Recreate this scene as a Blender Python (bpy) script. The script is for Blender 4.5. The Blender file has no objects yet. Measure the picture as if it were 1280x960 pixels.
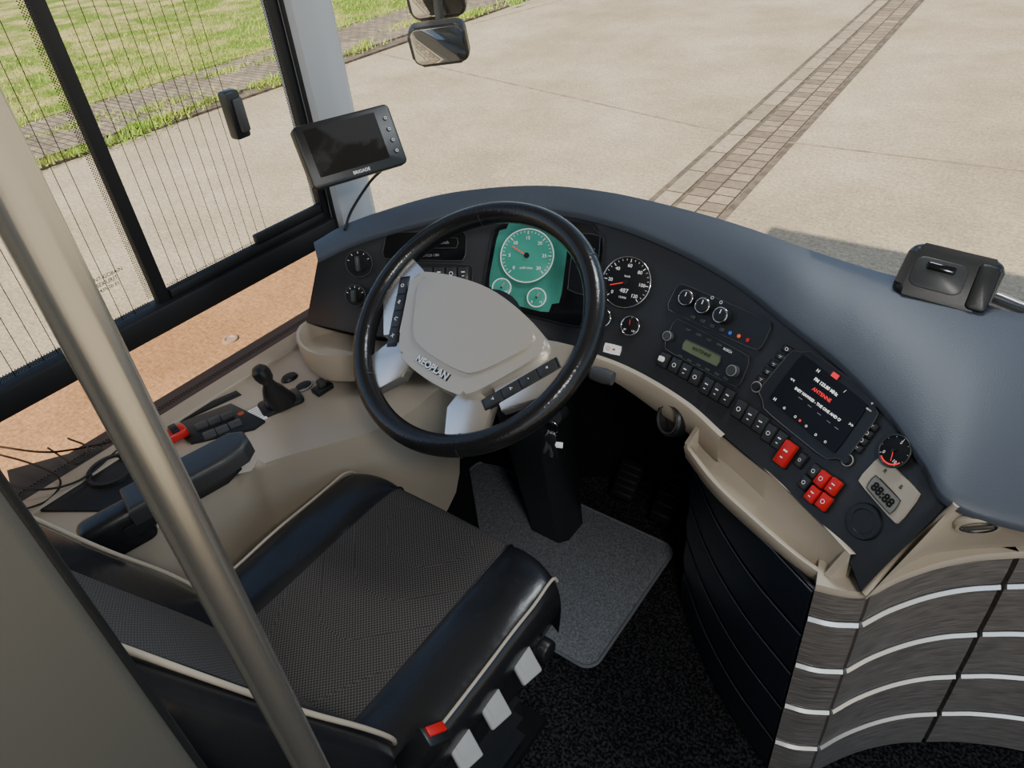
import bpy, bmesh, math, random
from mathutils import Vector, Matrix
from mathutils.bvhtree import BVHTree
random.seed(4)
V=Vector
# ------------------------------------------------------------------ camera
f=912.0
Fv=V((880,780,-912)).normalized()
Uv=V((-128,1210,912)).normalized()
Uv=(Uv-Fv*Uv.dot(Fv)).normalized()
Xv=Fv.cross(Uv)
R=Matrix((Xv,Fv,Uv))          # rows = world axes in cam coords -> cam->world
C=V((0,0,1.55))
cd=bpy.data.cameras.new("camera"); cd.sensor_width=36; cd.lens=f/1280*36; cd.clip_start=.02; cd.clip_end=300
cam=bpy.data.objects.new("camera",cd); bpy.context.scene.collection.objects.link(cam)
cam.matrix_world=Matrix.Translation(C)@R.to_4x4()
bpy.context.scene.camera=cam
def ray(u,v): return R@V(((u-640)/f,(480-v)/f,-1))
def UZ(u,v,z):
    d=ray(u,v); return C+d*((z-C.z)/d.z)
def UX(u,v,x):
    d=ray(u,v); return C+d*((x-C.x)/d.x)
def UY(u,v,y):
    d=ray(u,v); return C+d*((y-C.y)/d.y)
# ------------------------------------------------------------------ materials
MATS={}
def mat(name,col,rough=.5,metal=0,var=None,bump=None,coat=0,emit=0,spec=.5,stretch=None,kind='noise',sheen=0):
    m=bpy.data.materials.new(name); m.use_nodes=True; nt=m.node_tree; N=nt.nodes; L=nt.links
    b=N['Principled BSDF']; c4=(*col,1)
    b.inputs['Base Color'].default_value=c4; b.inputs['Roughness'].default_value=rough; b.inputs['Metallic'].default_value=metal
    b.inputs['Specular IOR Level'].default_value=spec
    if sheen: b.inputs['Sheen Weight'].default_value=sheen
    if coat: b.inputs['Coat Weight'].default_value=coat; b.inputs['Coat Roughness'].default_value=.05
    if emit: b.inputs['Emission Color'].default_value=c4; b.inputs['Emission Strength'].default_value=emit
    if var or bump:
        tc=N.new('ShaderNodeTexCoord'); mp=N.new('ShaderNodeMapping'); L.new(tc.outputs['Object'],mp.inputs[0])
        if stretch: mp.inputs['Scale'].default_value=stretch
    def tex(k,s,det=4):
        if k=='voronoi':
            t=N.new('ShaderNodeTexVoronoi'); t.inputs['Scale'].default_value=s; L.new(mp.outputs[0],t.inputs['Vector']); return t.outputs['Distance']
        if k=='checker':
            t=N.new('ShaderNodeTexChecker'); t.inputs['Scale'].default_value=s; L.new(mp.outputs[0],t.inputs['Vector']); return t.outputs['Fac']
        t=N.new('ShaderNodeTexNoise'); t.inputs['Scale'].default_value=s; t.inputs['Detail'].default_value=det; L.new(mp.outputs[0],t.inputs['Vector']); return t.outputs['Fac']
    if var:
        s,c2,lo,hi=var
        o=tex(kind,s)
        r=N.new('ShaderNodeValToRGB'); r.color_ramp.elements[0].position=lo; r.color_ramp.elements[1].position=hi
        r.color_ramp.elements[0].color=c4; r.color_ramp.elements[1].color=(*c2,1)
        L.new(o,r.inputs[0]); L.new(r.outputs[0],b.inputs['Base Color'])
    if bump:
        k,s,st=bump; o=tex(k,s); bp=N.new('ShaderNodeBump'); bp.inputs['Strength'].default_value=st; bp.inputs['Distance'].default_value=.002
        L.new(o,bp.inputs['Height']); L.new(bp.outputs[0],b.inputs['Normal'])
    MATS[name]=m; return m
m_dash=mat('slate_soft_plastic',(.058,.070,.090),.48,bump=('voronoi',520,.12),spec=.5)
m_black=mat('black_plastic',(.012,.013,.014),.36,bump=('noise',600,.12))
m_panel=mat('panel_charcoal',(.025,.027,.031),.42,bump=('noise',700,.12))
m_gloss=mat('gloss_black',(.006,.007,.009),.12)
m_monscr=mat('monitor_glass',(.035,.037,.040),.10,var=(7,(.008,.009,.010),.45,.52),spec=.7)  # grey reflection patches painted into the screen colour
m_foot=mat('footwell_black',(.004,.004,.005),.8,spec=.2)
m_beige=mat('beige_plastic',(.46,.395,.305),.42,bump=('noise',500,.10))
m_beige2=mat('pad_champagne',(.52,.475,.405),.36,metal=.35,bump=('voronoi',700,.06))
m_timer=mat('timer_beige',(.46,.41,.33),.5)
m_greige=mat('partition_greige',(.070,.069,.061),.40,bump=('noise',5,.1))
m_silver=mat('satin_silver',(.78,.75,.70),.26,.85)
m_strip=mat('bright_aluminium',(.82,.82,.82),.24,.7)
m_chrome=mat('chrome',(.8,.8,.8),.1,1)
m_letter=mat('chrome_lettering',(.88,.88,.86),.32,.35)
m_steel=mat('brushed_steel',(.56,.545,.51),.27,.92,bump=('noise',40,.05),stretch=(12,12,.3))
m_leather=mat('black_leather',(.014,.015,.017),.26,bump=('noise',24,.6))
m_rimlea=mat('rim_leather',(.012,.012,.013),.23,bump=('voronoi',260,.12))
m_pipe=mat('cream_piping',(.46,.40,.31),.6)
m_fabric=mat('seat_fabric',(.024,.022,.021),.9,var=(300,(.105,.094,.083),.45,.55),kind='checker',bump=('noise',400,.5))
m_carpet=mat('black_carpet',(.004,.004,.005),.98,var=(160,(.04,.04,.042),.42,.68),bump=('noise',220,1.0),spec=.1)
m_mat=mat('grey_carpet_mat',(.12,.13,.14),.95,var=(260,(.28,.295,.31),.35,.7),bump=('noise',300,1.0),spec=.1)
m_matedge=mat('mat_edge_stitch',(.15,.16,.17),.95,bump=('noise',200,1.0),spec=.1)
m_wood=mat('grey_wood',(.072,.064,.057),.30,var=(30,(.225,.203,.182),.35,.68),stretch=(.8,.8,26))
m_dark=mat('dark_cabinet',(.013,.017,.025),.36)
m_groove=mat('drawer_line',(.05,.058,.072),.4)
m_red=mat('red_switch',(.62,.015,.015),.35)
m_white=mat('white_print',(.75,.75,.73),.5,emit=.25)
m_grey=mat('grey_plastic',(.055,.057,.060),.42)
m_arm=mat('armrest_vinyl',(.030,.031,.034),.45,bump=('noise',200,.2))
m_key=mat('switch_cap',(.032,.034,.037),.35)
m_line=mat('switch_frame',(.004,.004,.005),.5)
m_lgrey=mat('light_grey_plastic',(.36,.36,.35),.5)
m_pillar=mat('pillar_grey',(.46,.49,.52),.5)
m_green=mat('cluster_teal_reflection',(.035,.18,.135),.12,var=(9,(.07,.32,.25),.35,.65),emit=.0)  # teal reflection on the cluster glass, painted as colour
m_dial=mat('dial_black',(.006,.006,.007),.55,spec=.3)
m_dialg=mat('dial_green',(.045,.24,.18),.2,emit=.35)  # teal reflection carried into the dial colour, with a faint glow
m_lcd=mat('lcd_olive',(.13,.155,.07),.3)
m_lcdg=mat('lcd_grey',(.22,.21,.18),.3)
m_screen=mat('screen_black',(.006,.006,.007),.30,spec=.22)
m_scrred=mat('screen_red',(.75,.03,.03),.4,emit=.7)
m_scrwhite=mat('screen_white',(.8,.8,.8),.4,emit=.9)
m_orange=mat('orange_mark',(.8,.12,.02),.4,emit=.4)
m_blue=mat('blue_mark',(.03,.12,.5),.4,emit=.3)
m_rubber=mat('black_rubber',(.006,.006,.007),.6)
m_frit=mat('black_frit',(.004,.004,.005),.35)
m_mirror=mat('mirror_glass',(.75,.77,.78),.03,1)
m_conc=mat('concrete',(.45,.36,.225),.9,var=(.8,(.60,.50,.335),.3,.72),bump=('noise',12,.8),spec=.2)
def add_fine(m,scale,amt,rough=.75,st=None):
    nt=m.node_tree;N=nt.nodes;L=nt.links;b=N['Principled BSDF']
    src=b.inputs['Base Color'].links[0].from_socket
    tc=N.new('ShaderNodeTexCoord');n=N.new('ShaderNodeTexNoise');n.inputs['Scale'].default_value=scale;n.inputs['Detail'].default_value=6;n.inputs['Roughness'].default_value=rough
    o=tc.outputs['Object']
    if st:
        mp=N.new('ShaderNodeMapping');mp.inputs['Scale'].default_value=st;L.new(o,mp.inputs[0]);o=mp.outputs[0]
    L.new(o,n.inputs['Vector'])
    r=N.new('ShaderNodeMapRange');r.inputs['From Min'].default_value=.3;r.inputs['From Max'].default_value=.7;r.inputs['To Min'].default_value=1-amt;r.inputs['To Max'].default_value=1+amt*.6
    L.new(n.outputs['Fac'],r.inputs['Value'])
    mx=N.new('ShaderNodeVectorMath');mx.operation='SCALE';L.new(src,mx.inputs[0]);L.new(r.outputs[0],mx.inputs['Scale']);L.new(mx.outputs[0],b.inputs['Base Color'])
add_fine(m_conc,34,.70,.9); add_fine(m_conc,2.2,.14); add_fine(m_conc,26,.22,.7,(.25,1.8,1))
m_joint=mat('joint_dark',(.09,.068,.043),.95,var=(9,(.18,.14,.095),.35,.65))
m_crack=mat('slab_joint',(.17,.13,.085),.95,var=(7,(.34,.27,.175),.35,.65))
m_grass=mat('grass',(.16,.24,.03),.95,var=(1.6,(.52,.42,.17),.42,.66),spec=.1); add_fine(m_grass,16,.65)
m_blade=mat('grass_blade',(.22,.40,.035),.8,var=(1.5,(.46,.50,.09),.3,.7),spec=.2)
def brickmat(name,c1,c2,mo,sx,sy,off=.5):
    m=bpy.data.materials.new(name);m.use_nodes=True;nt=m.node_tree;N=nt.nodes;L=nt.links;b=N['Principled BSDF'];b.inputs['Roughness'].default_value=.9
    tc=N.new('ShaderNodeTexCoord');t=N.new('ShaderNodeTexBrick');L.new(tc.outputs['Object'],t.inputs['Vector'])
    t.inputs['Color1'].default_value=(*c1,1);t.inputs['Color2'].default_value=(*c2,1);t.inputs['Mortar'].default_value=(*mo,1)
    t.inputs['Scale'].default_value=1;t.inputs['Brick Width'].default_value=sx;t.inputs['Row Height'].default_value=sy;t.inputs['Mortar Size'].default_value=.009;t.offset=off
    L.new(t.outputs['Color'],b.inputs['Base Color']);return m
m_pave=brickmat('sidewalk_paver',(.38,.30,.19),(.25,.195,.125),(.08,.06,.035),.21,.105)
m_gut=brickmat('gutter_paver',(.37,.285,.18),(.21,.16,.105),(.065,.047,.03),.17,.195,.5)
m_curb=brickmat('curb_stone',(.44,.35,.23),(.30,.24,.155),(.07,.05,.032),.5,1.0,0)
add_fine(m_pave,9,.6,.9);add_fine(m_pave,1.5,.35);add_fine(m_gut,14,.5,.9);add_fine(m_curb,14,.5,.9)
def glass(name,col,gl=.05):
    m=bpy.data.materials.new(name);m.use_nodes=True;nt=m.node_tree;N=nt.nodes;L=nt.links;N.remove(N['Principled BSDF'])
    t=N.new('ShaderNodeBsdfTransparent');t.inputs[0].default_value=(*col,1);g=N.new('ShaderNodeBsdfGlossy');g.inputs['Roughness'].default_value=.02
    mx=N.new('ShaderNodeMixShader');mx.inputs[0].default_value=gl;L.new(t.outputs[0],mx.inputs[1]);L.new(g.outputs[0],mx.inputs[2]);L.new(mx.outputs[0],N['Material Output'].inputs[0]);return m
m_glass=glass('window_glass',(.98,.98,.97),.02); m_tint=glass('amber_tinted_glass',(.97,.62,.42),.01)
# ------------------------------------------------------------------ object helpers
WM={}
def fin(ob,parent,M,label=None):
    M=M or Matrix()
    ob.matrix_basis=M.copy(); WM[ob.name]=M.copy()
    if parent is not None:
        ob.parent=parent; ob.matrix_parent_inverse=WM[parent.name].inverted()
    if label: ob['label']=label
    return ob
def root(name,label,cat,loc,**kw):
    ob=bpy.data.objects.new(name,None); ob.empty_display_size=.05; bpy.context.scene.collection.objects.link(ob)
    fin(ob,None,Matrix.Translation(V(loc))); ob['label']=label; ob['category']=cat
    for k,v in kw.items(): ob[k]=v
    return ob
def top(ob,label,cat=None,kind=None,group=None):
    ob['label']=label
    if cat: ob['category']=cat
    if kind: ob['kind']=kind
    if group: ob['group']=group
    return ob
def from_bm(name,bm,m,parent=None,M=None,label=None,smooth=True,ang=35):
    bmesh.ops.recalc_face_normals(bm,faces=bm.faces)
    for fc in bm.faces: fc.smooth=smooth
    if smooth:
        a=math.radians(ang)
        for e in bm.edges:
            if len(e.link_faces)==2 and e.calc_face_angle(0)>a: e.smooth=False
    me=bpy.data.meshes.new(name); bm.to_mesh(me); bm.free()
    ob=bpy.data.objects.new(name,me); bpy.context.scene.collection.objects.link(ob); me.materials.append(m)
    return fin(ob,parent,M,label)
def mesh(name,vs,fs,m,parent=None,M=None,label=None,smooth=True,ang=35):
    bm=bmesh.new(); bv=[bm.verts.new(v) for v in vs]
    for q in fs:
        try: bm.faces.new([bv[i] for i in q])
        except ValueError: pass
    return from_bm(name,bm,m,parent,M,label,smooth,ang)
def frame(P,x,z):
    z=z.normalized(); x=(x-z*x.dot(z)).normalized(); y=z.cross(x)
    return Matrix(((x.x,y.x,z.x,P.x),(x.y,y.y,z.y,P.y),(x.z,y.z,z.z,P.z),(0,0,0,1)))
T=lambda x,y,z: Matrix.Translation(V((x,y,z)))
def Rz(a): return Matrix.Rotation(math.radians(a),4,'Z')
def Rx(a): return Matrix.Rotation(math.radians(a),4,'X')
def Ry(a): return Matrix.Rotation(math.radians(a),4,'Y')
def rbox(name,s,M,m,parent=None,bev=.003,seg=2,label=None,taper=None):
    bm=bmesh.new(); bmesh.ops.create_cube(bm,size=1)
    for v in bm.verts:
        k=1
        if taper and v.co.z>0: k=taper
        v.co=V((v.co.x*s[0]*k,v.co.y*s[1]*k,v.co.z*s[2]))
    if bev>0: bmesh.ops.bevel(bm,geom=list(bm.edges),offset=min(bev,min(s)*.45),segments=seg,profile=.5,affect='EDGES')
    return from_bm(name,bm,m,parent,M,label)
def cyl(name,r,h,M,m,parent=None,r2=None,bev=0,n=32,label=None):
    r2=r if r2 is None else r2; pr=[(0,0),(r,0),(r2,h),(0,h)]
    if bev: pr=[(0,0),(r,0),(r2,h-bev),(r2-bev*.3,h-bev*.3),(r2-bev,h),(0,h)]
    return lathe(name,pr,M,m,parent,n,label)
def lathe(name,pr,M,m,parent=None,n=32,label=None):
    vs=[];fs=[];idx=[]
    for (r,z) in pr:
        if r<1e-6: idx.append([len(vs)]); vs.append(V((0,0,z)))
        else:
            idx.append([len(vs)+i for i in range(n)])
            vs+= [V((r*math.cos(2*math.pi*i/n),r*math.sin(2*math.pi*i/n),z)) for i in range(n)]
    for a,b in zip(idx[:-1],idx[1:]):
        for i in range(n):
            j=(i+1)%n
            if len(a)==1 and len(b)>1: fs.append((a[0],b[i],b[j]))
            elif len(b)==1 and len(a)>1: fs.append((a[i],a[j],b[0]))
            elif len(a)>1: fs.append((a[i],a[j],b[j],b[i]))
    return mesh(name,vs,fs,m,parent,M,label,ang=30)
def torus(name,Rr,r,M,m,parent=None,n=64,k=14,label=None,sz=1):
    vs=[];fs=[]
    for i in range(n):
        a=2*math.pi*i/n
        for j in range(k):
            b=2*math.pi*j/k; q=Rr+r*math.cos(b); vs.append(V((q*math.cos(a),q*math.sin(a),r*sz*math.sin(b))))
    for i in range(n):
        for j in range(k):
            fs.append((i*k+j,((i+1)%n)*k+j,((i+1)%n)*k+(j+1)%k,i*k+(j+1)%k))
    return mesh(name,vs,fs,m,parent,M,label,ang=60)
def cr(P,n=8,closed=False):
    out=[];N_=len(P)
    rng=range(N_ if closed else N_-1)
    for i in rng:
        if closed: p0,p1,p2,p3=P[i-1],P[i],P[(i+1)%N_],P[(i+2)%N_]
        else: p0=P[i-1] if i>0 else P[0]*2-P[1]; p1=P[i];p2=P[i+1];p3=P[i+2] if i+2<N_ else P[-1]*2-P[-2]
        for k in range(n):
            t=k/n; out.append(.5*((2*p1)+(p2-p0)*t+(2*p0-5*p1+4*p2-p3)*t*t+(3*p1-p0-3*p2+p3)*t**3))
    if not closed: out.append(P[-1].copy())
    return out
def tube(name,pts,r,m,parent=None,n=10,M=None,label=None,smooth=6,closed=False):
    pts=[V(p) for p in pts]
    if smooth: pts=cr(pts,smooth,closed)
    vs=[];fs=[];K=len(pts); up=V((.13,.21,.97)).normalized(); px=None
    for i,p in enumerate(pts):
        t=(pts[(i+1)%K] if (i+1<K or closed) else p)-(pts[i-1] if (i>0 or closed) else p); t.normalize()
        if px is None: x=t.cross(up).normalized() if abs(t.dot(up))<.98 else t.cross(V((1,0,0))).normalized()
        else: x=(px-t*px.dot(t)).normalized()
        px=x; y=t.cross(x); rr=r(i/(K-1)) if callable(r) else r
        for j in range(n): a=2*math.pi*j/n; vs.append(p+(x*math.cos(a)+y*math.sin(a))*rr)
    for i in range(K if closed else K-1):
        for j in range(n): fs.append((i*n+j,((i+1)%K)*n+j,((i+1)%K)*n+(j+1)%n,i*n+(j+1)%n))
    if not closed: fs.append(tuple(range(n))[::-1]); fs.append(tuple((K-1)*n+j for j in range(n)))
    return mesh(name,vs,fs,m,parent,M,label,ang=50)
def plate(name,pts,z0,z1,M,m,parent=None,bev=.002,smooth=0,label=None,seg=2):
    P=[V((p[0],p[1])) for p in pts]
    if smooth: P=cr(P,smooth,True)
    bm=bmesh.new(); n=len(P)
    b=[bm.verts.new((p.x,p.y,z0)) for p in P]; t=[bm.verts.new((p.x,p.y,z1)) for p in P]
    bm.faces.new(b[::-1]); ft=bm.faces.new(t)
    for i in range(n): bm.faces.new((b[i],b[(i+1)%n],t[(i+1)%n],t[i]))
    if bev>0: bmesh.ops.bevel(bm,geom=list(ft.edges),offset=bev,segments=seg,profile=.5,affect='EDGES')
    return from_bm(name,bm,m,parent,M,label)
def rrect(w,h,r,n=4):
    o=[]
    for (sx,sy,a0) in ((1,1,0),(-1,1,90),(-1,-1,180),(1,-1,270)):
        for k in range(n+1):
            a=math.radians(a0+90*k/n); o.append((sx*(w/2-r)+r*math.cos(a),sy*(h/2-r)+r*math.sin(a)))
    return o
def loft(name,rows,m,parent=None,M=None,label=None,close=False,caps=False,ang=50):
    vs=[];fs=[];n=len(rows[0])
    for r_ in rows: vs+=r_
    for i in range(len(rows)-1):
        for j in range(n if close else n-1):
            k=(j+1)%n; fs.append((i*n+j,i*n+k,(i+1)*n+k,(i+1)*n+j))
    if caps: fs.append(tuple(range(n))[::-1]); fs.append(tuple((len(rows)-1)*n+j for j in range(n)))
    return mesh(name,vs,fs,m,parent,M,label,ang=ang)
TC={}
def tgeo(s,size):
    bold=s.startswith('*'); body=s[1:] if bold else s
    k=(s,)
    if k not in TC:
        cu=bpy.data.curves.new('t','FONT'); cu.body=body; cu.size=1; cu.align_x='CENTER'; cu.align_y='CENTER'; cu.resolution_u=3
        cu.offset=.03 if bold else .008
        o=bpy.data.objects.new('t',cu); bpy.context.scene.collection.objects.link(o)
        dg=bpy.context.evaluated_depsgraph_get(); me=bpy.data.meshes.new_from_object(o.evaluated_get(dg))
        TC[k]=([v.co.copy() for v in me.vertices],[tuple(p.vertices) for p in me.polygons])
        bpy.data.objects.remove(o); bpy.data.curves.remove(cu); bpy.data.meshes.remove(me)
    v,fc=TC[k]; return [V((a.x*size,a.y*size,0)) for a in v],fc
def flat(name,items,M,m,parent,label=None,z=.0006):
    """items: ('t',str,x,y,size[,rot]) or ('r',x,y,w,h[,rot]) or ('o',x,y,r,w[,a0,a1]) -> one printed mesh"""
    vs=[];fs=[]
    for it in items:
        o=len(vs)
        if it[0]=='t':
            a,b=tgeo(it[1],it[4]); rot=it[5] if len(it)>5 else 0; c,s=math.cos(rot),math.sin(rot)
            vs+=[V((it[2]+p.x*c-p.y*s,it[3]+p.x*s+p.y*c,z)) for p in a]; fs+=[tuple(i+o for i in q) for q in b]
        elif it[0]=='r':
            _,x,y,w,h=it[:5]; rot=it[5] if len(it)>5 else 0; c,s=math.cos(rot),math.sin(rot)
            for (p,q) in ((-w/2,-h/2),(w/2,-h/2),(w/2,h/2),(-w/2,h/2)): vs.append(V((x+p*c-q*s,y+p*s+q*c,z)))
            fs.append((o,o+1,o+2,o+3))
        elif it[0]=='o':
            _,x,y,r,w=it[:5]; n=28; a0,a1=(it[5],it[6]) if len(it)>6 else (0,2*math.pi)
            for i in range(n+1):
                a=a0+(a1-a0)*i/n; vs.append(V((x+r*math.cos(a),y+r*math.sin(a),z))); vs.append(V((x+(r-w)*math.cos(a),y+(r-w)*math.sin(a),z)))
            for i in range(n): j=i+1; fs.append((o+2*i,o+2*j,o+2*j+1,o+2*i+1))
    bm=bmesh.new(); bv=[bm.verts.new(v) for v in vs]
    for q in fs:
        try: bm.faces.new([bv[i] for i in q])
        except ValueError: pass
    me=bpy.data.meshes.new(name); bm.to_mesh(me); bm.free(); ob=bpy.data.objects.new(name,me); bpy.context.scene.collection.objects.link(ob); me.materials.append(m)
    return fin(ob,parent,M,label)
def wbox(name,lo,hi,m,parent=None,bev=0,label=None,seg=2):
    lo=V(lo);hi=V(hi);s=hi-lo; return rbox(name,tuple(s),Matrix.Translation((lo+hi)/2),m,parent,bev=bev,label=label,seg=seg)
GZ=-1.0
# ------------------------------------------------------------------ outside
def gquad(name,pts,z,m,label,cat,kind=None):
    vs=[V((p[0],p[1],z)) for p in pts]+[V((p[0],p[1],z-.15)) for p in pts]; n=len(pts)
    fs=[tuple(range(n)),tuple(range(n,2*n))[::-1]]+[(i,i+n,(i+1)%n+n,(i+1)%n) for i in range(n)]
    o=mesh(name,vs,fs,m,None,None,smooth=False); top(o,label,cat,kind); return o
ga=-.055
def gx(y,o=0): return -2.67+o+ga*(y-5.46)
gquad('concrete_road',[(-9.14,-8),(gx(-8),-8),(gx(40),40),(-9.14,40)],GZ,m_conc,'sunlit tan concrete road slabs with weathered speckles','road')
gquad('concrete_road',[(gx(-8,.66),-8),(25,-8),(25,40),(gx(40,.66),40)],GZ,m_conc,'pale concrete lane the coach is parked on','road')
L=Matrix.Translation(V((gx(-8),-8,0)))@Rz(math.degrees(math.atan(-ga))+90)
def strip(name,o0,o1,z,m,label,cat,length=48):
    vs=[];
    for (a,b) in ((0,-o0),(length,-o0),(length,-o1),(0,-o1)): vs.append(V((a,b,0)))
    vs+= [v+V((0,0,-.15)) for v in vs[:4]]
    fs=[(0,1,2,3),(7,6,5,4)]+[(i,i+4,(i+1)%4+4,(i+1)%4) for i in range(4)]
    o=mesh(name,vs,fs,m,None,T(0,0,z)@L,smooth=False); top(o,label,cat); return o
strip('road_joint',-.05,.012,GZ+.003,m_joint,'dark dirty joint along the edge of the road slab','joint')
strip('kerb_line',.012,.17,GZ+.012,m_curb,'row of narrow pale kerb stones beside the road slab','kerb')
strip('road_joint',.17,.21,GZ-.002,m_joint,'dark dirty joint beside the kerb stones','joint')
strip('gutter_paving',.21,.60,GZ,m_gut,'brown paving-block gutter between two concrete lanes','paving')
strip('road_joint',.60,.66,GZ+.002,m_joint,'dark dirty joint beside the gutter paving','joint')
def joint(p,q,w=.03):
    a=UZ(*p,GZ);b=UZ(*q,GZ); d=(b-a).normalized(); n=V((-d.y,d.x,0))*w/2
    vs=[a+n,a-n,b-n,b+n]; vs=[v+V((0,0,.004)) for v in vs]+[v-V((0,0,.01)) for v in vs]
    o=mesh('road_joint',vs,[(0,1,2,3),(7,6,5,4)]+[(i,i+4,(i+1)%4+4,(i+1)%4) for i in range(4)],m_crack,smooth=False); top(o,'thin dark expansion joint across the concrete slabs','joint')
joint((452,62),(905,166),.026); joint((985,178),(1290,216),.026); joint((590,30),(1060,-95),.02)
gquad('sidewalk',[(-11.1,-8),(-9.40,-8),(-9.40,40),(-11.1,40)],GZ+.06,m_pave,'weathered block-paved sidewalk with weeds beside the grass','sidewalk')
gquad('kerb_stone',[(-9.40,-8),(-9.14,-8),(-9.14,40),(-9.40,40)],GZ+.03,m_joint,'dark dirty kerb along the sidewalk','kerb')
gquad('lawn',[(-45,-12),(-11.1,-12),(-11.1,45),(-45,45)],GZ+.07,m_grass,'patchy green and dry lawn beside the sidewalk','grass','stuff')
vs=[];fs=[]
def blades(N_,fx,fy,h0,h1):
    for i in range(N_):
        x=fx();y=fy();h=random.uniform(h0,h1);a=random.uniform(0,6.28);w=random.uniform(.006,.014);o=len(vs)
        vs.extend([V((x-w*math.cos(a),y-w*math.sin(a),GZ+.05)),V((x+w*math.cos(a),y+w*math.sin(a),GZ+.05)),V((x+random.uniform(-.06,.06),y+random.uniform(-.06,.06),GZ+.05+h))]);fs.append((o,o+1,o+2))
def patch_x():
    return -10.95-abs(random.gauss(0,3.4))
blades(24000,patch_x,lambda:random.uniform(0,15),.03,.10)
cl=[(-9.26+random.gauss(0,.10),random.uniform(1,14)) for _ in range(24)]+[(-10.3+random.gauss(0,.5),random.uniform(1,14)) for _ in range(14)]
for (a,b) in cl:
    s=random.uniform(.06,.26); blades(int(260*s*4),lambda:random.gauss(a,s*.45),lambda:random.gauss(b,s*1.4),.03,.10)
o=mesh('grass_blades',vs,fs,m_blade,smooth=False); top(o,'short green grass blades and weeds along the sidewalk','grass','stuff')
pd=UZ(288,425,GZ); o=lathe('ground_marker',[(0,0),(.05,0),(.05,.012),(.035,.014),(.028,.006),(0,.006)],Matrix.Translation(pd),m_lgrey); top(o,'small round metal marker set in the concrete','drain cover')
# ------------------------------------------------------------------ room shell
WX=-1.45
def st(o,l): o['kind']='structure'; o['label']=l; return o
st(wbox('floor',(-1.5,-3.2,-.06),(1.25,1.62,0),m_carpet),'black speckled carpet floor')
st(wbox('ceiling',(-1.5,-3.6,2.02),(1.3,1.75,2.12),m_lgrey),'light coach ceiling')
st(wbox('wall_left',(-1.52,-3.2,-.5),(-1.42,1.62,.575),m_grey),'grey lower side wall below the window')
st(wbox('wall_front',(-1.5,1.56,-.6),(1.25,1.64,.62),m_foot),'dark front wall below the windscreen')
st(wbox('wall_rear',(-1.5,-3.25,0),(1.25,-3.2,2.02),m_lgrey),'light rear wall')
wl=wbox('wall_side',(-1.51,-3.2,.575),(-1.44,-.35,2.02),m_grey); st(wl,'side wall behind the driver window')
o=root('window_1','driver side window with black frame, thin heating wires','window',(WX,.6,.8)); o['kind']='structure'; del o['category']; win=o
wbox('window_sill',(-1.48,-.35,.764),(-1.425,1.08,.822),m_rubber,win,bev=.008)
wbox('window_post',(-1.465,.594,.82),(-1.442,.622,2.02),m_rubber,win,bev=.004)
wbox('window_frame',(-1.465,1.058,.60),(-1.440,1.082,2.02),m_rubber,win,bev=.005)
wbox('window_frame',(-1.46,.622,.82),(-1.438,1.06,.842),m_rubber,win,bev=.005)
wbox('window_frame',(-1.46,.86,.841),(-1.442,1.06,.862),m_rubber,win,bev=.004)
mesh('window_pane',[V((-1.455,-.35,.80)),V((-1.455,1.06,.80)),V((-1.455,1.06,2.02)),V((-1.455,-.35,2.02))],[(0,1,2,3)],m_glass,win,smooth=False)
mesh('lower_window_pane',[V((-1.455,-.35,.56)),V((-1.455,1.06,.56)),V((-1.455,1.06,.77)),V((-1.455,-.35,.77))],[(0,1,2,3)],m_tint,win,smooth=False,label='amber tinted lower glass pane')
vs=[];fs=[]
def wire(y,z0,z1,w=.0015):
    o=len(vs); vs.extend([V((-1.452,y-w/2,z0)),V((-1.452,y+w/2,z0)),V((-1.452,y+w/2,z1)),V((-1.452,y-w/2,z1))]); fs.append((o,o+1,o+2,o+3))
y=.652
while y<.90: wire(y,.84,2.0); y+=.0245
y=.02
while y<.56: wire(y,.82,2.0); y+=.0275
def dots(y0,y1,z0,z1,sp):
    r_=0; z=z0
    while z<z1:
        y=y0+(sp/2 if r_%2 else 0)
        while y<y1:
            o=len(vs); q=sp*.30; vs.extend([V((-1.452,y-q,z)),V((-1.452,y,z-q)),V((-1.452,y+q,z)),V((-1.452,y,z+q))]); fs.append((o,o+1,o+2,o+3)); y+=sp
        z+=sp*.5; r_+=1
dots(.580,.594,.84,1.6,.0055); dots(.0,.58,.825,.834,.0055); dots(.0,1.04,.592,.602,.007); dots(1.046,1.058,.85,1.6,.006); dots(.63,.86,.843,.850,.006)
mesh('heating_wires',vs,fs,m_frit,win,smooth=False,label='thin black heating wires and dotted border')
flat('glass_marking',[('t','SAINT-GOBAIN',0,.012,.011),('t','SEKURIT',0,0,.012),('t','43R-00 E1',0,-.012,.010)],frame(UX(134,352,-1.451),V((0,1,0)),V((1,0,0))),m_frit,win)
ml=frame(UX(293,143,-1.435),V((0,1,0)),V((1,0,0)))
rbox('window_latch',(.036,.098,.03),ml,m_black,win,bev=.006,label='black sliding window latch'); rbox('window_latch_grip',(.022,.07,.012),ml@T(.004,0,.018),m_grey,win,bev=.004)
tr=root('trim_1','light grey windscreen pillar cover','x',(WX,1.18,.6)); tr['kind']='structure'; del tr['category']
pl=[V((-1.50,1.08)),V((-1.435,1.08)),V((-1.41,1.09)),V((-1.395,1.13)),V((-1.40,1.18)),V((-1.44,1.225)),V((-1.50,1.235))]
rows=[[V((p.x,p.y,z)) for p in pl] for z in (.55,1.0,1.5,2.02)]
loft('pillar_cover',rows,m_pillar,tr,close=True,caps=True,ang=40)
tube('pillar_seal',[(-1.432,1.083,.6),(-1.432,1.083,1.3),(-1.432,1.083,2.02)],.006,m_rubber,tr,smooth=0)
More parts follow.
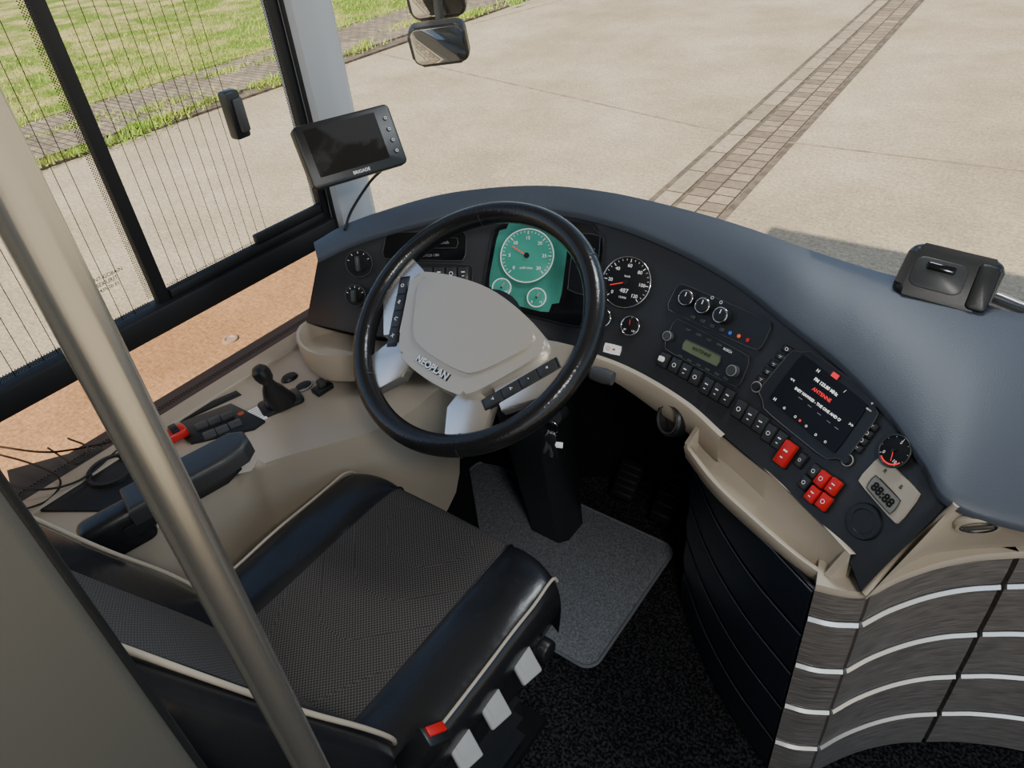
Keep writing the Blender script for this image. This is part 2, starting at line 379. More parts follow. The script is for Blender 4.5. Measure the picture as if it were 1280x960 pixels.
w2=mesh('window_2',[V((-1.42,1.30,.70)),V((1.2,1.52,.66)),V((1.2,1.50,2.02)),V((-1.42,1.22,2.02))],[(0,1,2,3)],m_glass,smooth=False); st(w2,'large clear windscreen')
# ------------------------------------------------------------------ dashboard
dash=root('dashboard','sweeping slate-grey dashboard with black instrument panel and beige trim','dashboard',(-.6,1.15,.1))
S=[((392,303,.88),(396,321,.868),(383,403,.70)),((440,277,.91),(450,297,.895),(440,415,.70)),((530,248,.94),(540,272,.92),(520,425,.70)),
((600,236,.955),(610,259,.93),(600,430,.70)),((680,232,.96),(690,260,.93),(680,430,.70)),((760,240,.96),(770,277,.925),(745,445,.70)),
((850,260,.95),(850,309,.905),(800,468,.69)),((930,283,.94),(920,348,.885),(860,505,.68)),((1000,308,.93),(985,399,.865),(905,545,.67)),
((1060,328,.92),(1050,450,.845),(960,592,.66)),((1120,345,.915),(1110,512,.825),(1015,643,.66)),((1200,360,.91),(1155,575,.81),(1055,690,.645)),
((1280,375,.905),(1190,625,.80),(1076,738,.62))]
K=8
outer=cr([UZ(*s[0]) for s in S]+[UZ(1400,398,.90),UZ(1560,430,.90)],K)
lip=cr([UZ(*s[1]) for s in S]+[UZ(1290,657,.79),UZ(1440,684,.78)],K)
bot=cr([UZ(*s[2]) for s in S],K)
nb=len(bot)
rows=[]
for i,(o_,l_) in enumerate(zip(outer,lip)):
    d=(o_-l_); dh=V((d.x,d.y,0)); L_=dh.length; dh.normalize()
    k=min(1,L_/.2)
    r_=[]
    fwd=V((dh.x*.35,abs(dh.y)*.5+.5,0)).normalized()
    end=V((o_.x+fwd.x*.25,min(o_.y+.30,1.54),.66)) 
    if i<10: end=V((o_.x-.02,o_.y+.10+.02*i,.70))
    r_.append(end); r_.append(o_.lerp(end,.5)+V((0,0,.03))); r_.append(o_.lerp(end,.12)+V((0,0,.004)))
    for t in (0,.15,.3,.45,.6,.75,.88,.96):
        p=o_.lerp(l_,t); p.z+=.012*k*math.sin(math.pi*t)**.8*(1) ; r_.append(p)
    r_.append(l_+V((0,0,-.0005))); r_.append(l_+V((0,0,-.004))-dh*.0022); r_.append(l_+V((0,0,-.014))-dh*.001); r_.append(l_+dh*.014+V((0,0,-.018)))
    rows.append(r_)
loft('dashboard_hood',rows,m_dash,dash,label='slate-grey padded dashboard top',ang=50)
rows=[]
for i in range(nb):
    o_,l_,b_=outer[i],lip[i],bot[i]; dh=V((o_.x-l_.x,o_.y-l_.y,0)).normalized()
    t0=l_+dh*.012+V((0,0,-.013)); r_=[t0+(b_-t0)*t for t in [k/10 for k in range(11)]]
    rows.append(r_)
panel=loft('instrument_panel',rows,m_panel,dash,ang=70)
pv=[v for r_ in rows for v in r_]; n_=11
bvh=BVHTree.FromPolygons(pv,[(i*n_+j,i*n_+j+1,(i+1)*n_+j+1,(i+1)*n_+j) for i in range(nb-1) for j in range(n_-1)])
def hit(u,v):
    d=ray(u,v).normalized(); P,n,_,_=bvh.ray_cast(C,d)
    if P is None:
        P,n,_,_=bvh.find_nearest(C+d*1.2)
    if n.dot(d)>0: n=-n
    return P,n
def hf(u,v,off=.002,x2=None):
    P,n=hit(u,v)
    if x2: P2,_=hit(*x2); e=P2-P
    else: e=V((0,0,1)).cross(n)
    return frame(P+n*off,e,n)
def patch(name,q,m,parent,off=.004,nx=8,ny=5,label=None,rc=.12,edge=False):
    """panel that follows the curved surface; corners TL,TR,BR,BL"""
    rows=[]
    q=[V(c) for c in q]
    for j in range(ny+1):
        r_=[]
        for i in range(nx+1):
            s,t=i/nx,j/ny
            a,b=2*s-1,2*t-1; k=1-rc*.5*(abs(a)**6)*(abs(b)**6)
            s,t=(a*k+1)/2,(b*k+1)/2
            px=q[0].lerp(q[1],s).lerp(q[3].lerp(q[2],s),t)
            P,n=hit(px.x,px.y); r_.append((P,n))
        rows.append(r_)
    N_avg=sum((r[1] for rr in rows for r in rr),V((0,0,0))).normalized()
    G=[[p+N_avg*off for p,n in rr] for rr in rows]
    vs=[v for r in G for v in r]; w=nx+1; fs=[(j*w+i,j*w+i+1,(j+1)*w+i+1,(j+1)*w+i) for j in range(ny) for i in range(nx)]
    bd=[i for i in range(w)]+[j*w+nx for j in range(1,ny+1)]+[ny*w+i for i in range(nx-1,-1,-1)]+[j*w for j in range(ny-1,0,-1)]
    loop=[vs[b].copy() for b in bd]
    o=len(vs); vs+=[vs[b]-N_avg*(off+.004) for b in bd]; nbk=len(bd)
    fs+=[(bd[k],bd[(k+1)%nbk],o+(k+1)%nbk,o+k) for k in range(nbk)]
    ob=mesh(name,vs,fs,m,parent,None,label,ang=30)
    if edge: tube(name+'_rim',loop,.0009 if edge is True else .0022,m_grey if edge is True else edge,ob,n=6,smooth=0,closed=True)
    return ob
def btn(name,u,v,w,h,m,parent,d=.008,off=.002,label=None,mark=True,x2=None):
    M=hf(u,v,off,x2); b=rbox(name,(w,h,d),M@T(0,0,d/2-.002),m,parent,bev=.0018,label=label)
    if mark:
        rbox('switch_frame',(w+.003,h+.003,.003),M@T(0,0,.0005),m_line,b,bev=.0005)
        flat('switch_symbol',[('r',0,h*.12,w*.35,h*.07),('r',0,-h*.18,w*.22,h*.05)] if random.random()<.5 else [('o',0,0,w*.2,w*.05)],M@T(0,0,d-.0018),m_white,b)
    return b
def gauge(name,u,v,r,face,nums,na,label,minor=4,a0=225,a1=-45,ring=m_chrome,txt=.0085,extra=[]):
    M=hf(u,v,.006)
    g=cyl(name,r,.006,M,face,dash,bev=.0006,n=48,label=label)
    torus('gauge_bezel',r,.0013,M@T(0,0,.0062),ring,g,n=48,k=8)
    it=[];N_=len(nums)
    if N_>1:
        tot=(N_-1)*minor
        for k in range(tot+1):
            a=math.radians(a0+(a1-a0)*k/tot); big=k%minor==0; l=r*(.13 if big else .07)
            it.append(('r',(r*.93-l/2)*math.cos(a),(r*.93-l/2)*math.sin(a),l,r*(.028 if big else .016),a))
            if big and nums[k//minor]: it.append(('t',nums[k//minor],r*.66*math.cos(a),r*.66*math.sin(a),txt))
    it+=extra
    flat('dial_markings',it,M@T(0,0,.0060),m_white,g)
    a=math.radians(na)
    rbox('gauge_needle',(r*.72,r*.035,.001),M@T(0,0,.009)@Matrix.Rotation(a,4,'Z')@T(r*.28,0,0),m_scrred,g,bev=0)
    cyl('needle_cap',r*.10,.004,M@T(0,0,.007),m_black,g,n=20)
    return g
cluster=patch('cluster_display',[(620,272),(758,280),(746,416),(601,380)],m_gloss,dash,off=.004,nx=10,ny=8,label='glossy black instrument display',rc=.3,edge=m_black)
patch('cluster_reflection',[(626,275),(714,279),(699,396),(608,372)],m_green,cluster,off=.0052,nx=8,ny=8,label='half of the display glass with a painted teal reflection',rc=.45)
gauge('tachometer',660,321,.056,m_dialg,['0','5','10','15','20','25','30'],150,'rev counter in painted teal reflection, with white scale',minor=5,txt=.010,ring=m_white,extra=[('t','x100 1/min',0,-.026,.006)])
gauge('pressure_gauge',628,361,.0195,m_dialg,['0','','10'],60,'small teal pressure gauge',minor=2,txt=.006,ring=m_white)
gauge('pressure_gauge',672,373,.0195,m_dialg,['0','','10'],60,'small teal pressure gauge',minor=2,txt=.006,ring=m_white)
gauge('speedometer',785,354,.050,m_dial,['0','20','40','60','80','100','120'],200,'round black speedometer with white scale',minor=4,txt=.0095,extra=[('t','km/h',0,.012,.006),('t','487',0,-.017,.012),('t','123456',0,-.030,.0055)])
gauge('fuel_gauge',755,398,.018,m_dial,['0','','1'],60,'small round fuel gauge',minor=2,txt=.006)
gauge('temperature_gauge',790,408,.0185,m_dial,['40','','120'],100,'small round temperature gauge',minor=2,txt=.005)
patch('centre_display',[(720,292),(753,294),(744,372),(710,364)],m_screen,cluster,off=.0065,nx=3,ny=3,edge=True)
M=hf(736,325,.0075); flat('display_text',[('t','18°C',.002,.02,.009),('t','14:26',.002,.006,.008),('r',0,-.006,.035,.0008),('t','P',-.01,-.02,.010)],M,m_lgrey,cluster)
patch('indicator_plate',[(757,428),(778,433),(775,445),(754,440)],m_white,dash,off=.004,nx=2,ny=2,label='small white indicator plate'); 
M=hf(766,436.5,.0052); flat('plate_symbols',[('o',-.008,0,.004,.001),('r',.004,0,.006,.003)],M,m_red,dash)
patch('switch_bezel',[(486,327),(592,331),(590,360),(482,354)],m_black,dash,off=.002,edge=True)
patch('tachograph',[(484,291),(584,290),(582,327),(478,324)],m_gloss,dash,off=.006,label='black tachograph unit with display slot',edge=True)
patch('tachograph_display',[(520,299),(574,298),(573,311),(520,311)],m_screen,dash,off=.009,nx=4,ny=2,edge=True)
M=hf(547,305,.0105); flat('tachograph_text',[('t','14:26 487km/h',0,0,.009)],M,m_lgrey,dash)
M=hf(540,320,.008); flat('tachograph_print',[('t','DTCO 1381',0,0,.007),('r',-.04,0,.03,.002)],M,m_lgrey,dash)
for k,u in enumerate((501,518,535,550,565,580)):
    btn('dash_switch',u,343,.0215,.028,m_key,dash,off=.004)
for (u,v,r) in ((450,329,.030),(446,369,.024)):
    M=hf(u,v,.002); k_=lathe('light_switch_knob',[(0,.012),(r*.6,.012),(r*.62,.006),(r*.95,.006),(r,.003),(r,-.004)],M,m_black,dash); torus('knob_ring',r*.97,.0012,M@T(0,0,.006),m_grey,k_,k=8)
    rbox('knob_grip',(.008,r*1.1,.014),M@T(0,0,.016),m_grey,k_,bev=.003)
    flat('knob_print',[('r',r*.78*math.cos(a),r*.78*math.sin(a),.004,.0012,a) for a in (.4,1.0,1.57,2.2,2.8)],M@T(0,0,.0066),m_white,k_)
clim=patch('climate_panel',[(850,353),(968,404),(951,441),(833,387)],m_black,dash,off=.005,label='black climate control unit',edge=True)
for (u,v) in ((862,374),(883,384),(906,396)):
    M=hf(u,v,.005); kn=lathe('climate_knob',[(0,.017),(.011,.017),(.0125,.015),(.014,.004),(.0155,.0)],M,m_black,clim,n=28); torus('knob_ring',.0135,.0017,M@T(0,0,.0135),m_chrome,kn,n=28,k=8)
    flat('knob_mark',[('r',0,.006,.0018,.008)],M@T(0,0,.0172),m_white,kn)
M=hf(905,375,.0062); flat('climate_marks',[('o',-.02,-.004,.003,.0008),('o',.0,-.006,.003,.0008)],M,m_white,clim)
for (u,v,mm) in ((926,421,m_orange),(915,417,m_blue),(937,426,m_red)):
    M=hf(u,v,.0062); cyl('indicator_lamp',.0035,.001,M,mm,clim,n=14)
for (u,v) in ((868,397),(880,402),(892,408),(904,413)): btn('climate_button',u,v,.010,.008,m_grey,clim,d=.004,off=.006,mark=False)
rad=patch('radio',[(846,397),(941,447),(925,487),(830,436)],m_black,dash,off=.006,label='black car radio with small display',edge=True)
patch('radio_display',[(859,424),(905,446),(900,460),(854,437)],m_lcd,rad,off=.0085,nx=3,ny=2,edge=True)
M=hf(880,441,.0095); flat('display_text',[('t','ANTENNE',0,.0,.009)],M,m_dial,rad)
M=hf(905,440,.0075); flat('radio_print',[('t','BOSCH',.01,.006,.006)],M,m_white,rad)
M=hf(920,465,.006); kn=lathe('radio_knob',[(0,.012),(.008,.012),(.0095,.003),(.011,0)],M,m_grey,rad,n=24); torus('knob_ring',.0095,.0008,M@T(0,0,.010),m_lgrey,kn,n=24,k=6)
M=hf(838,421,.006); kn=lathe('radio_knob',[(0,.012),(.007,.012),(.009,.003),(.010,0)],M,m_grey,rad,n=24); torus('knob_ring',.0085,.0008,M@T(0,0,.010),m_lgrey,kn,n=24,k=6)
for k in range(6):
    a=(852+k*11.5,446+k*5.6); btn('radio_button',a[0],a[1],.010,.005,m_grey,rad,d=.003,off=.007,mark=False)
for k in range(5): btn('radio_button',862+k*13,413+k*6.4,.011,.005,m_grey,rad,d=.003,off=.007,mark=False)
for (u,v) in ((831,450),(845,457),(858,464),(871,472)): btn('dash_switch',u,v,.020,.027,m_key,dash,x2=(u+20,v+10),label='white lit switch' if u==831 else None)
b=btn('dash_switch',829,449,.012,.010,m_white,dash,d=.011,mark=False,label='white indicator on a switch')
for (u,v) in ((885,483),(898,490),(911,497)): btn('dash_switch',u,v,.020,.030,m_key,dash)
for (u,v) in ((926,512),(939,521),(952,530)): btn('dash_switch',u,v,.020,.031,m_key,dash)
for (u,v) in ((963,542),(976,551)): btn('dash_switch',u,v,.018,.030,m_key,dash)
btn('warning_switch',985,568,.023,.042,m_red,dash,d=.013,label='red rocker switch')
btn('dash_switch',1003,576,.013,.022,m_key,dash)
for (u,v) in ((1020,590),(1008,604)): btn('dash_switch',u,v,.016,.02,m_key,dash)
for (u,v) in ((1019,619),(1031,600),(1033,628),(1045,609)): btn('warning_switch',u,v,.018,.025,m_red,dash,d=.012,label='red rocker switch')
for k in range(5): btn('dash_switch',985-k*8,437+k*9.5,.015,.009,m_key,dash,d=.005)
for k in range(4): btn('dash_switch',1092-k*6.5,533+k*9,.016,.009,m_key,dash,d=.005)
for (u,v) in ((947,484),(1061,576)):
    M=hf(u,v,.003); kn=lathe('round_button',[(0,.008),(.006,.008),(.008,.002),(.009,0)],M,m_black,dash,n=24); torus('knob_ring',.009,.001,M@T(0,0,.002),m_lgrey,kn,n=24,k=6)
scr=patch('touchscreen_unit',[(1001,428),(1110,508),(1050,588),(941,500)],m_black,dash,off=.007,nx=8,ny=8,label='black infotainment touchscreen unit',rc=.35,edge=True)
patch('touchscreen',[(1006,443),(1089,508),(1046,569),(963,499)],m_screen,scr,off=.009,nx=6,ny=6,rc=.05)
def st_(u,v,items,m,off=.0104):
    M=hf(u,v,off,(u+30,v+22)); flat('screen_text',items,M,m,scr)
st_(1036,485,[('t','*FM 123.80 MHz',0,0,.0074)],m_scrwhite)
st_(1031,495,[('t','*ANTENNE',0,0,.0082)],m_scrred)
st_(1025,506,[('t','*CHESNEY HAWKES - THE ONE AND ONLY',0,0,.0062)],m_scrwhite)
st_(1046,476,[('r',-.002,.006,.013,.008)],m_scrred)
for (u,v,s) in ((994,476,'<<'),(1068,533,'>>'),(972,500,'H'),(1026,465,'N'),(1060,491,'/')): st_(u,v,[('t',s,0,0,.0075)],m_scrwhite)
for (u,v) in ((1004,491),(1016,501),(1028,511),(1040,521),(1050,529)): st_(u,v+8,[('r',0,0,.008,.0009)],m_lgrey)
for (u,v) in ((984,511),(998,522),(1012,534),(1024,545),(1036,554)): st_(u,v,[('o',0,0,.0020,.0006)],m_scrwhite)
st_(1004,527,[('r',0,0,.004,.004)],m_scrred)
M=hf(1090,508,.0085); flat('unit_print',[('t','+',.002,.004,.008),('t','MENU',.004,-.006,.0035)],M,m_white,scr)
ag=gauge('air_gauge',1124,566,.024,m_dial,['0','5','10'],-60,'round dark gauge with red lower arc',minor=4,txt=.007,ring=m_key)
flat('warning_arc',[('o',0,0,.0215,.0025,math.radians(-120),math.radians(-20))],hf(1124,566,.0125),m_scrred,ag)
tim=patch('timer_display_unit',[(1104,569),(1153,618),(1123,657),(1074,601)],m_timer,dash,off=.006,nx=5,ny=4,label='beige heater timer with grey digital display',rc=.1)
patch('timer_display',[(1098,594),(1131,627),(1117,645),(1086,610)],m_lcdg,tim,off=.0075,nx=3,ny=3,edge=True)
M=hf(1108,619,.0088,(1124,637)); flat('timer_digits',[('t','*88:88',0,-.001,.019),('r',0,.0135,.04,.0012)],M,m_dial,tim)
for (u,v,s) in ((1110,590,'R'),(1130,610,'B')): M=hf(u,v,.0068,(u+16,v+18)); flat('timer_symbol',[('t',s,0,0,.009)],M,m_dial,tim)
M=hf(1081,652,.002); k_=lathe('round_cover',[(0,.002),(.018,.002),(.019,.004),(.026,.004),(.028,.0),(.028,-.003)],M,m_black,dash,n=36)
rows=[]
for i in range(4*K,8*K+1):
    b_=bot[i]; l_=lip[i]; d=V((b_.x-l_.x,b_.y-l_.y,0)).normalized(); hh=.034+.022*max(0,min(1,(i-5.2*K)/(1.2*K)))
    rows.append([b_+d*-.002+V((0,0,.003)),b_+d*.008+V((0,0,.002)),b_+d*.012+V((0,0,-.006)),b_+d*.010+V((0,0,-hh)),b_+d*.0+V((0,0,-hh-.008)),b_-d*.03+V((0,0,-hh-.010))])
loft('beige_trim',rows,m_beige,dash,label='curved beige trim below the panel')
rows=[]
for i in range(0,nb,2):
    b_=bot[i]; back=V((0,.10,0)) if i<8*K else V((.02,.06,0))
    rows.append([b_+V((0,.0,-.002)),b_+back*.4+V((0,0,-.04)),b_+back+V((0,0,-.12)),V((b_.x,min(b_.y+.28,1.5),.30)) if i<7*K else b_+back*2+V((0,0,-.3)),V((b_.x,min(b_.y+.36,1.54),.01)) if i<7*K else V((b_.x+.06,b_.y+.2,.01))])
loft('lower_panel',rows,m_foot,dash,label='black footwell panel')
inn=cr([UZ(*p) for p in ((880,522,.668),(928,560,.66),(978,605,.658),(1023,648,.655),(1066,695,.65))],6)
out=cr([UZ(*p) for p in ((856,556,.618),(890,601,.613),(940,648,.607),(990,691,.602),(1036,724,.598))],6)
rows=[]
for a,b in zip(inn,out):
    d=V((b.x-a.x,b.y-a.y,0)).normalized()
    rows.append([a+V((0,0,.004))-d*.004,a+V((0,0,.004))+d*.005,a+d*.010+V((0,0,-.052)),b-d*.018+V((0,0,-.022)),b-d*.012+V((0,0,-.018)),b-d*.010+V((0,0,-.002)),b-d*.006+V((0,0,.001)),b,b+V((0,0,-.005))+d*.002,b-d*.004+V((0,0,-.034)),b-d*.02+V((0,0,-.046)),a+V((0,0,-.11))])
tray=loft('storage_tray',rows,m_beige,dash,label='long beige storage tray',close=True,caps=False)
def endcap(r_,name):
    P=[r_[1],r_[7]+V((0,0,.004)),r_[9],r_[10],r_[11]]
    other=rows[2] if r_ is rows[0] else rows[-3]
    dd=(other[7]-r_[7]); dd.z=0; dd=dd.normalized()*.009
    vs=[p-dd*.1 for p in P]+[p+dd for p in P]; n=len(P)
    mesh(name,vs,[tuple(range(n)),tuple(range(n,2*n))[::-1]]+[(i,i+n,(i+1)%n+n,(i+1)%n) for i in range(n)],m_beige,dash,smooth=False)
endcap(rows[0],'tray_end'); endcap(rows[-1],'tray_end')
P,n=UZ(836,524,.635),V((-.45,-.8,.35)); M=frame(P,V((0,0,1)).cross(n),n)
so=lathe('round_socket',[(0,-.012),(.022,-.010),(.026,.003),(.031,.005),(.034,0),(.034,-.03)],M,m_black,dash,n=36,label='round black socket'); torus('socket_ring',.027,.0016,M@T(0,0,.004),m_grey,so,n=36,k=8)
tl=cr([UZ(*p) for p in ((1193,632,.795),(1225,645,.79),(1260,655,.785),(1400,690,.775))],5)
bl=cr([UZ(*p) for p in ((1083,747,.60),(1135,706,.585),(1190,692,.575),(1400,676,.56))],5)
rows=[[a+V((0,.004,.0)),a.lerp(b,.33),a.lerp(b,.66),b,b+V((0,.004,-.01)),b+V((0,.05,-.012))] for a,b in zip(tl,bl)]
et=loft('end_trim',rows,m_beige,dash,label='beige end cover of the dashboard')
bl0=[UZ(1196,630,.797),UZ(1150,672,.71),UZ(1113,706,.655),UZ(1080,742,.612)]
tube('panel_edge_trim',bl0,.005,m_beige,dash)
ev=[v for r_ in rows for v in r_]; eb=BVHTree.FromPolygons(ev,[(i*6+j,i*6+j+1,(i+1)*6+j+1,(i+1)*6+j) for i in range(len(rows)-1) for j in range(5)])
d=ray(1222,655).normalized(); P,n,_,_=eb.ray_cast(C,d); 
if P is not None:
    if n.dot(d)>0: n=-n
    M=frame(P+n*.001,V((1,0,0)),n); vv=lathe('air_vent',[(0,.002),(.020,.002),(.022,.005),(.027,.005),(.030,0),(.030,-.004)],M,m_beige,dash,n=36); rbox('vent_flap',(.036,.010,.004),M@T(0,0,.005)@Rz(20),m_greige,vv,bev=.002); torus('vent_ring',.0215,.0014,M@T(0,0,.004),m_black,vv,n=36,k=6)
pk=[(370,424),(380,402),(430,390),(492,388),(496,414),(492,437),(440,444),(392,442)]
PZ=[UZ(u,v,.70) for u,v in pk]; c0=sum(PZ,V((0,0,0)))/len(PZ)
rows=[]
for (k,dz) in ((.90,-.075),(.97,-.06),(1.0,-.01),(.99,0),(.93,0),(.91,-.006),(.86,-.04),(.5,-.045),(.02,-.045)):
    rows.append([c0+(p-c0)*k+V((0,0,dz)) for p in cr(PZ,4,True)])
loft('storage_pocket',rows,m_beige,dash,label='small beige storage pocket',close=True)
# ------------------------------------------------------------------ steering wheel
WC=C+ray(594,407)*1.31
al=math.radians(34); nW=V((0,-math.sin(al),math.cos(al))); MW=frame(WC,V((1,0,0)),nW)@Rz(-9)
sw=root('steering_wheel','black leather steering wheel with champagne hub and silver spokes','steering wheel',WC)
torus('wheel_rim',.229,.0196,MW@T(0,0,.012),m_rimlea,sw,n=96,k=18,sz=1.12)
for a_ in (56,124,236,304):
    a=math.radians(a_); c=V((.229*math.cos(a),.229*math.sin(a),.012)); tg=V((-math.sin(a),math.cos(a),0)); rd=V((math.cos(a),math.sin(a),0))
    torus('rim_seam',.0202,.0009,MW@frame(c,rd,tg),m_key,sw,n=28,k=6)
pad=[(-.156,.034),(-.085,.056),(0,.066),(.085,.056),(.156,.034),(.163,.008),(.132,-.052),(.094,-.108),(.062,-.124),(0,-.129),(-.062,-.124),(-.094,-.108),(-.132,-.052),(-.163,.008)]
plate('hub_pad',pad,-.02,.027,MW,m_beige2,sw,bev=.007,smooth=5,seg=4)
ins=[(x*.86,y*.74+.006) for x,y in pad]
plate('hub_centre',ins,.02,.0315,MW,m_beige2,sw,bev=.0035,smooth=5,seg=3)
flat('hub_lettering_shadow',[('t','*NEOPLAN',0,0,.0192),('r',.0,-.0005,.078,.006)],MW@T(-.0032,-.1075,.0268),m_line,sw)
flat('hub_lettering',[('t','*NEOPLAN',0,0,.0180)],MW@T(-.004,-.107,.0280),m_letter,sw,label='chrome NEOPLAN lettering')
lathe('hub_underside',[(0,-.09),(.055,-.09),(.075,-.05),(.085,-.02),(0,-.02)],MW,m_black,sw)
for s in (1,-1):
    a=[(s*.125,.030),(s*.170,.042),(s*.222,.056),(s*.226,-.026),(s*.212,-.042),(s*.155,-.105),(s*.10,-.07)]
    plate('wheel_spoke',a if s>0 else a[::-1],-.008,.014,MW,m_silver,sw,bev=.004,label='satin silver side spoke')
    a=[(s*.064,-.095),(s*.132,-.100),(s*.158,-.168),(s*.098,-.205),(s*.060,-.150)]
    plate('wheel_spoke',a[::-1] if s>0 else a,-.008,.014,MW,m_silver,sw,bev=.004,label='satin silver lower spoke')
    a=V((s*.194,.012)); b=V((s*.122,-.112)); dd=(b-a); ang=math.atan2(dd.y,dd.x); mid=(a+b)/2
    MB=MW@T(mid.x,mid.y,.0115)@Matrix.Rotation(ang,4,'Z')
    kp=rbox('wheel_keypad',(dd.length+.006,.0235,.008),MB,m_black,sw,bev=.003,seg=3,label='black spoke button strip')
    for k in range(4):
        bb=rbox('wheel_button',(.033,.020,.004),MB@T(-.052+.035*k,0,.004),m_key,kp,bev=.0018)
        flat('button_symbol',[('t',('+','-','<','>')[k] if s>0 else ('O','R','C','X')[k],0,0,.010,-ang)],MB@T(-.052+.035*k,0,.0062),m_white,bb)
col=root('steering_column','black steering column housing with stalk and ignition lock','steering column',(-.79,1.05,0))
def ringbox(c,w,d,x=V((1,0,0)),y=V((0,1,0))):
    return [c+x*(a*w/2)+y*(b*d/2) for a,b in ((1,.6),(.7,1),(-.7,1),(-1,.6),(-1,-.6),(-.7,-1),(.7,-1),(1,-.6))]
rows=[ringbox(V((-.83,1.12,.0)),.125,.12),ringbox(V((-.83,1.115,.06)),.125,.12),ringbox(V((-.82,1.08,.25)),.135,.13),ringbox(V((-.80,1.03,.48)),.15,.14),ringbox(V((-.775,.95,.66)),.14,.13),ringbox(V((-.762,.89,.76)),.12,.10),ringbox(WC-nW*.05,.10,.08)]
loft('column_housing',rows,m_black,col,close=True,caps=True)
P1=WC-nW*.07; P2=UZ(748,468,.79)
tube('indicator_stalk',[P1+V((.04,0,0)),P1.lerp(P2,.6),P2],.009,m_black,col); 
MS=frame(P2,V((0,0,1)),P2-P1); lathe('stalk_knob',[(0,.03),(.012,.028),(.014,.01),(.012,-.012),(0,-.014)],MS,m_grey,col,n=20)
ky=root('key_bunch','metal keys with tag hanging from the ignition lock','keys',UZ(697,520,.60)); kz=UZ(697,522,.60)
lathe('ignition_lock',[(0,.012),(.016,.012),(.019,0),(.019,-.05),(0,-.05)],frame(UZ(694,520,.60),V((1,0,0)),V((.3,-.8,.5))),m_black,col,n=24)
torus('key_ring',.013,.0012,frame(kz+V((0,-.02,-.012)),V((1,0,0)),V((.2,-1,.1))),m_chrome,ky,n=28,k=6)
for i,(a,mm) in enumerate(((-14,m_steel),(8,m_steel),(24,m_black))):
    M=frame(kz+V((0,-.022-.004*i,-.025)),V((1,0,0)),V((.2,-1,.25)))@Rz(a)
    kpts=[(-.010,.0),(-.011,-.014),(-.004,-.022),(-.004,-.05),(0,-.054),(.004,-.048),(.003,-.044),(.005,-.04),(.004,-.036),(.005,-.03),(.004,-.022),(.011,-.014),(.010,0),(0,.005)]
    plate('key',kpts[::-1],0,.0025,M,mm,ky,bev=.0005)
rbox('key_tag',(.022,.012,.003),frame(UZ(697,556,.545),V((1,.4,0)),V((.3,-.8,.5))),m_white,ky,bev=.001,label='white key tag')
for (u,v,w,h) in ((785,600,.07,.11),(836,618,.06,.16)):
    pr=root('pedal','black rubber driving pedal in the footwell','pedal',UZ(u,v,0)); P=UZ(u,v,.10)
    M=frame(P,V((1,0,0)),V((0,-.75,.66))); pb=rbox('pedal_plate',(w,h,.016),M,m_foot,pr,bev=.005)
    for k in range(5): rbox('pedal_rib',(w*.8,.006,.004),M@T(0,-h*.36+k*h*.18,.009),m_rubber,pb,bev=.001)
    tube('pedal_arm',[P+V((0,.005,-.005)),P+V((0,.05,-.05)),P+V((0,.08,-.10))],.010,m_foot,pr)
# ------------------------------------------------------------------ side console
con=root('side_console','beige driver side console with controls beside the window','console',(-1.25,.6,0))
CZ=.59
plan=[(-1.425,-.35),(-1.425,1.10),(-1.15,1.10),(-.985,.98),(-.955,.86),(-.965,.74),(-1.02,.64),(-1.10,.52),(-1.13,.40),(-1.13,-.35)]
pl2=[V(p) for p in plan]; crv=cr(pl2[2:],5); pl2=pl2[:2]+crv
bm=bmesh.new(); n=len(pl2)
top_=[bm.verts.new((p.x,p.y,CZ)) for p in pl2]; low=[bm.verts.new((p.x-(.045 if p.x>-1.3 else 0),p.y,.0)) for p in pl2]
ft=bm.faces.new(top_); bm.faces.new(low[::-1])
for i in range(n): bm.faces.new((low[i],low[(i+1)%n],top_[(i+1)%n],top_[i]))
bmesh.ops.bevel(bm,geom=[e for e in ft.edges],offset=.016,segments=4,profile=.5,affect='EDGES')
from_bm('console_body',bm,m_beige,con)
wbox('console_lower_cover',(-1.2,.60,.0),(-.985,.98,.36),m_foot,con,bev=.02)
wbox('console_ledge',(-1.425,-.3,CZ-.01),(-1.372,.98,CZ+.010),m_beige,con,bev=.005,seg=3)
def cz(u,v,z=CZ): return UZ(u,v,z)
def cfr(u,v,u2,v2,off=0):
    a=cz(u,v,CZ+off);b=cz(u2,v2,CZ+off); return frame(a,b-a,V((0,0,1)))
def cplate(name,pix,m,h=.006,bev=.002,parent=con,label=None,z=CZ):
    P=[cz(u,v,z) for u,v in pix]; 
    a=sum((P[i].x*P[(i+1)%len(P)].y-P[(i+1)%len(P)].x*P[i].y) for i in range(len(P)))
    if a<0: P=P[::-1]
    c=sum(P,V((0,0,0)))/len(P)
    return plate(name,[(p.x-c.x,p.y-c.y) for p in P],-.004,h,T(c.x,c.y,z),m,parent,bev,label=label)
sb=cz(352,505); 
gs=plate('gear_lever_base',rrect(.095,.056,.012),-.002,.010,frame(sb,V((.35,.94,0)),V((0,0,1))),m_black,con,bev=.003,label='black gear lever base')
rows=[]
tp=cz(328,468,.705)
for k,(t,w) in enumerate(((0,.036),(.15,.032),(.3,.027),(.45,.022),(.6,.014),(.75,.011))):
    c=sb.lerp(tp,t)+V((0,0,.006)); rows.append([c+V((math.cos(a)*w,math.sin(a)*w*(1.0),0)) for a in [2*math.pi*i/16 for i in range(16)]])
loft('gear_lever_boot',rows,m_black,gs,close=True)
tube('gear_lever_stem',[sb.lerp(tp,.5),tp],.008,m_chrome,gs,smooth=0)
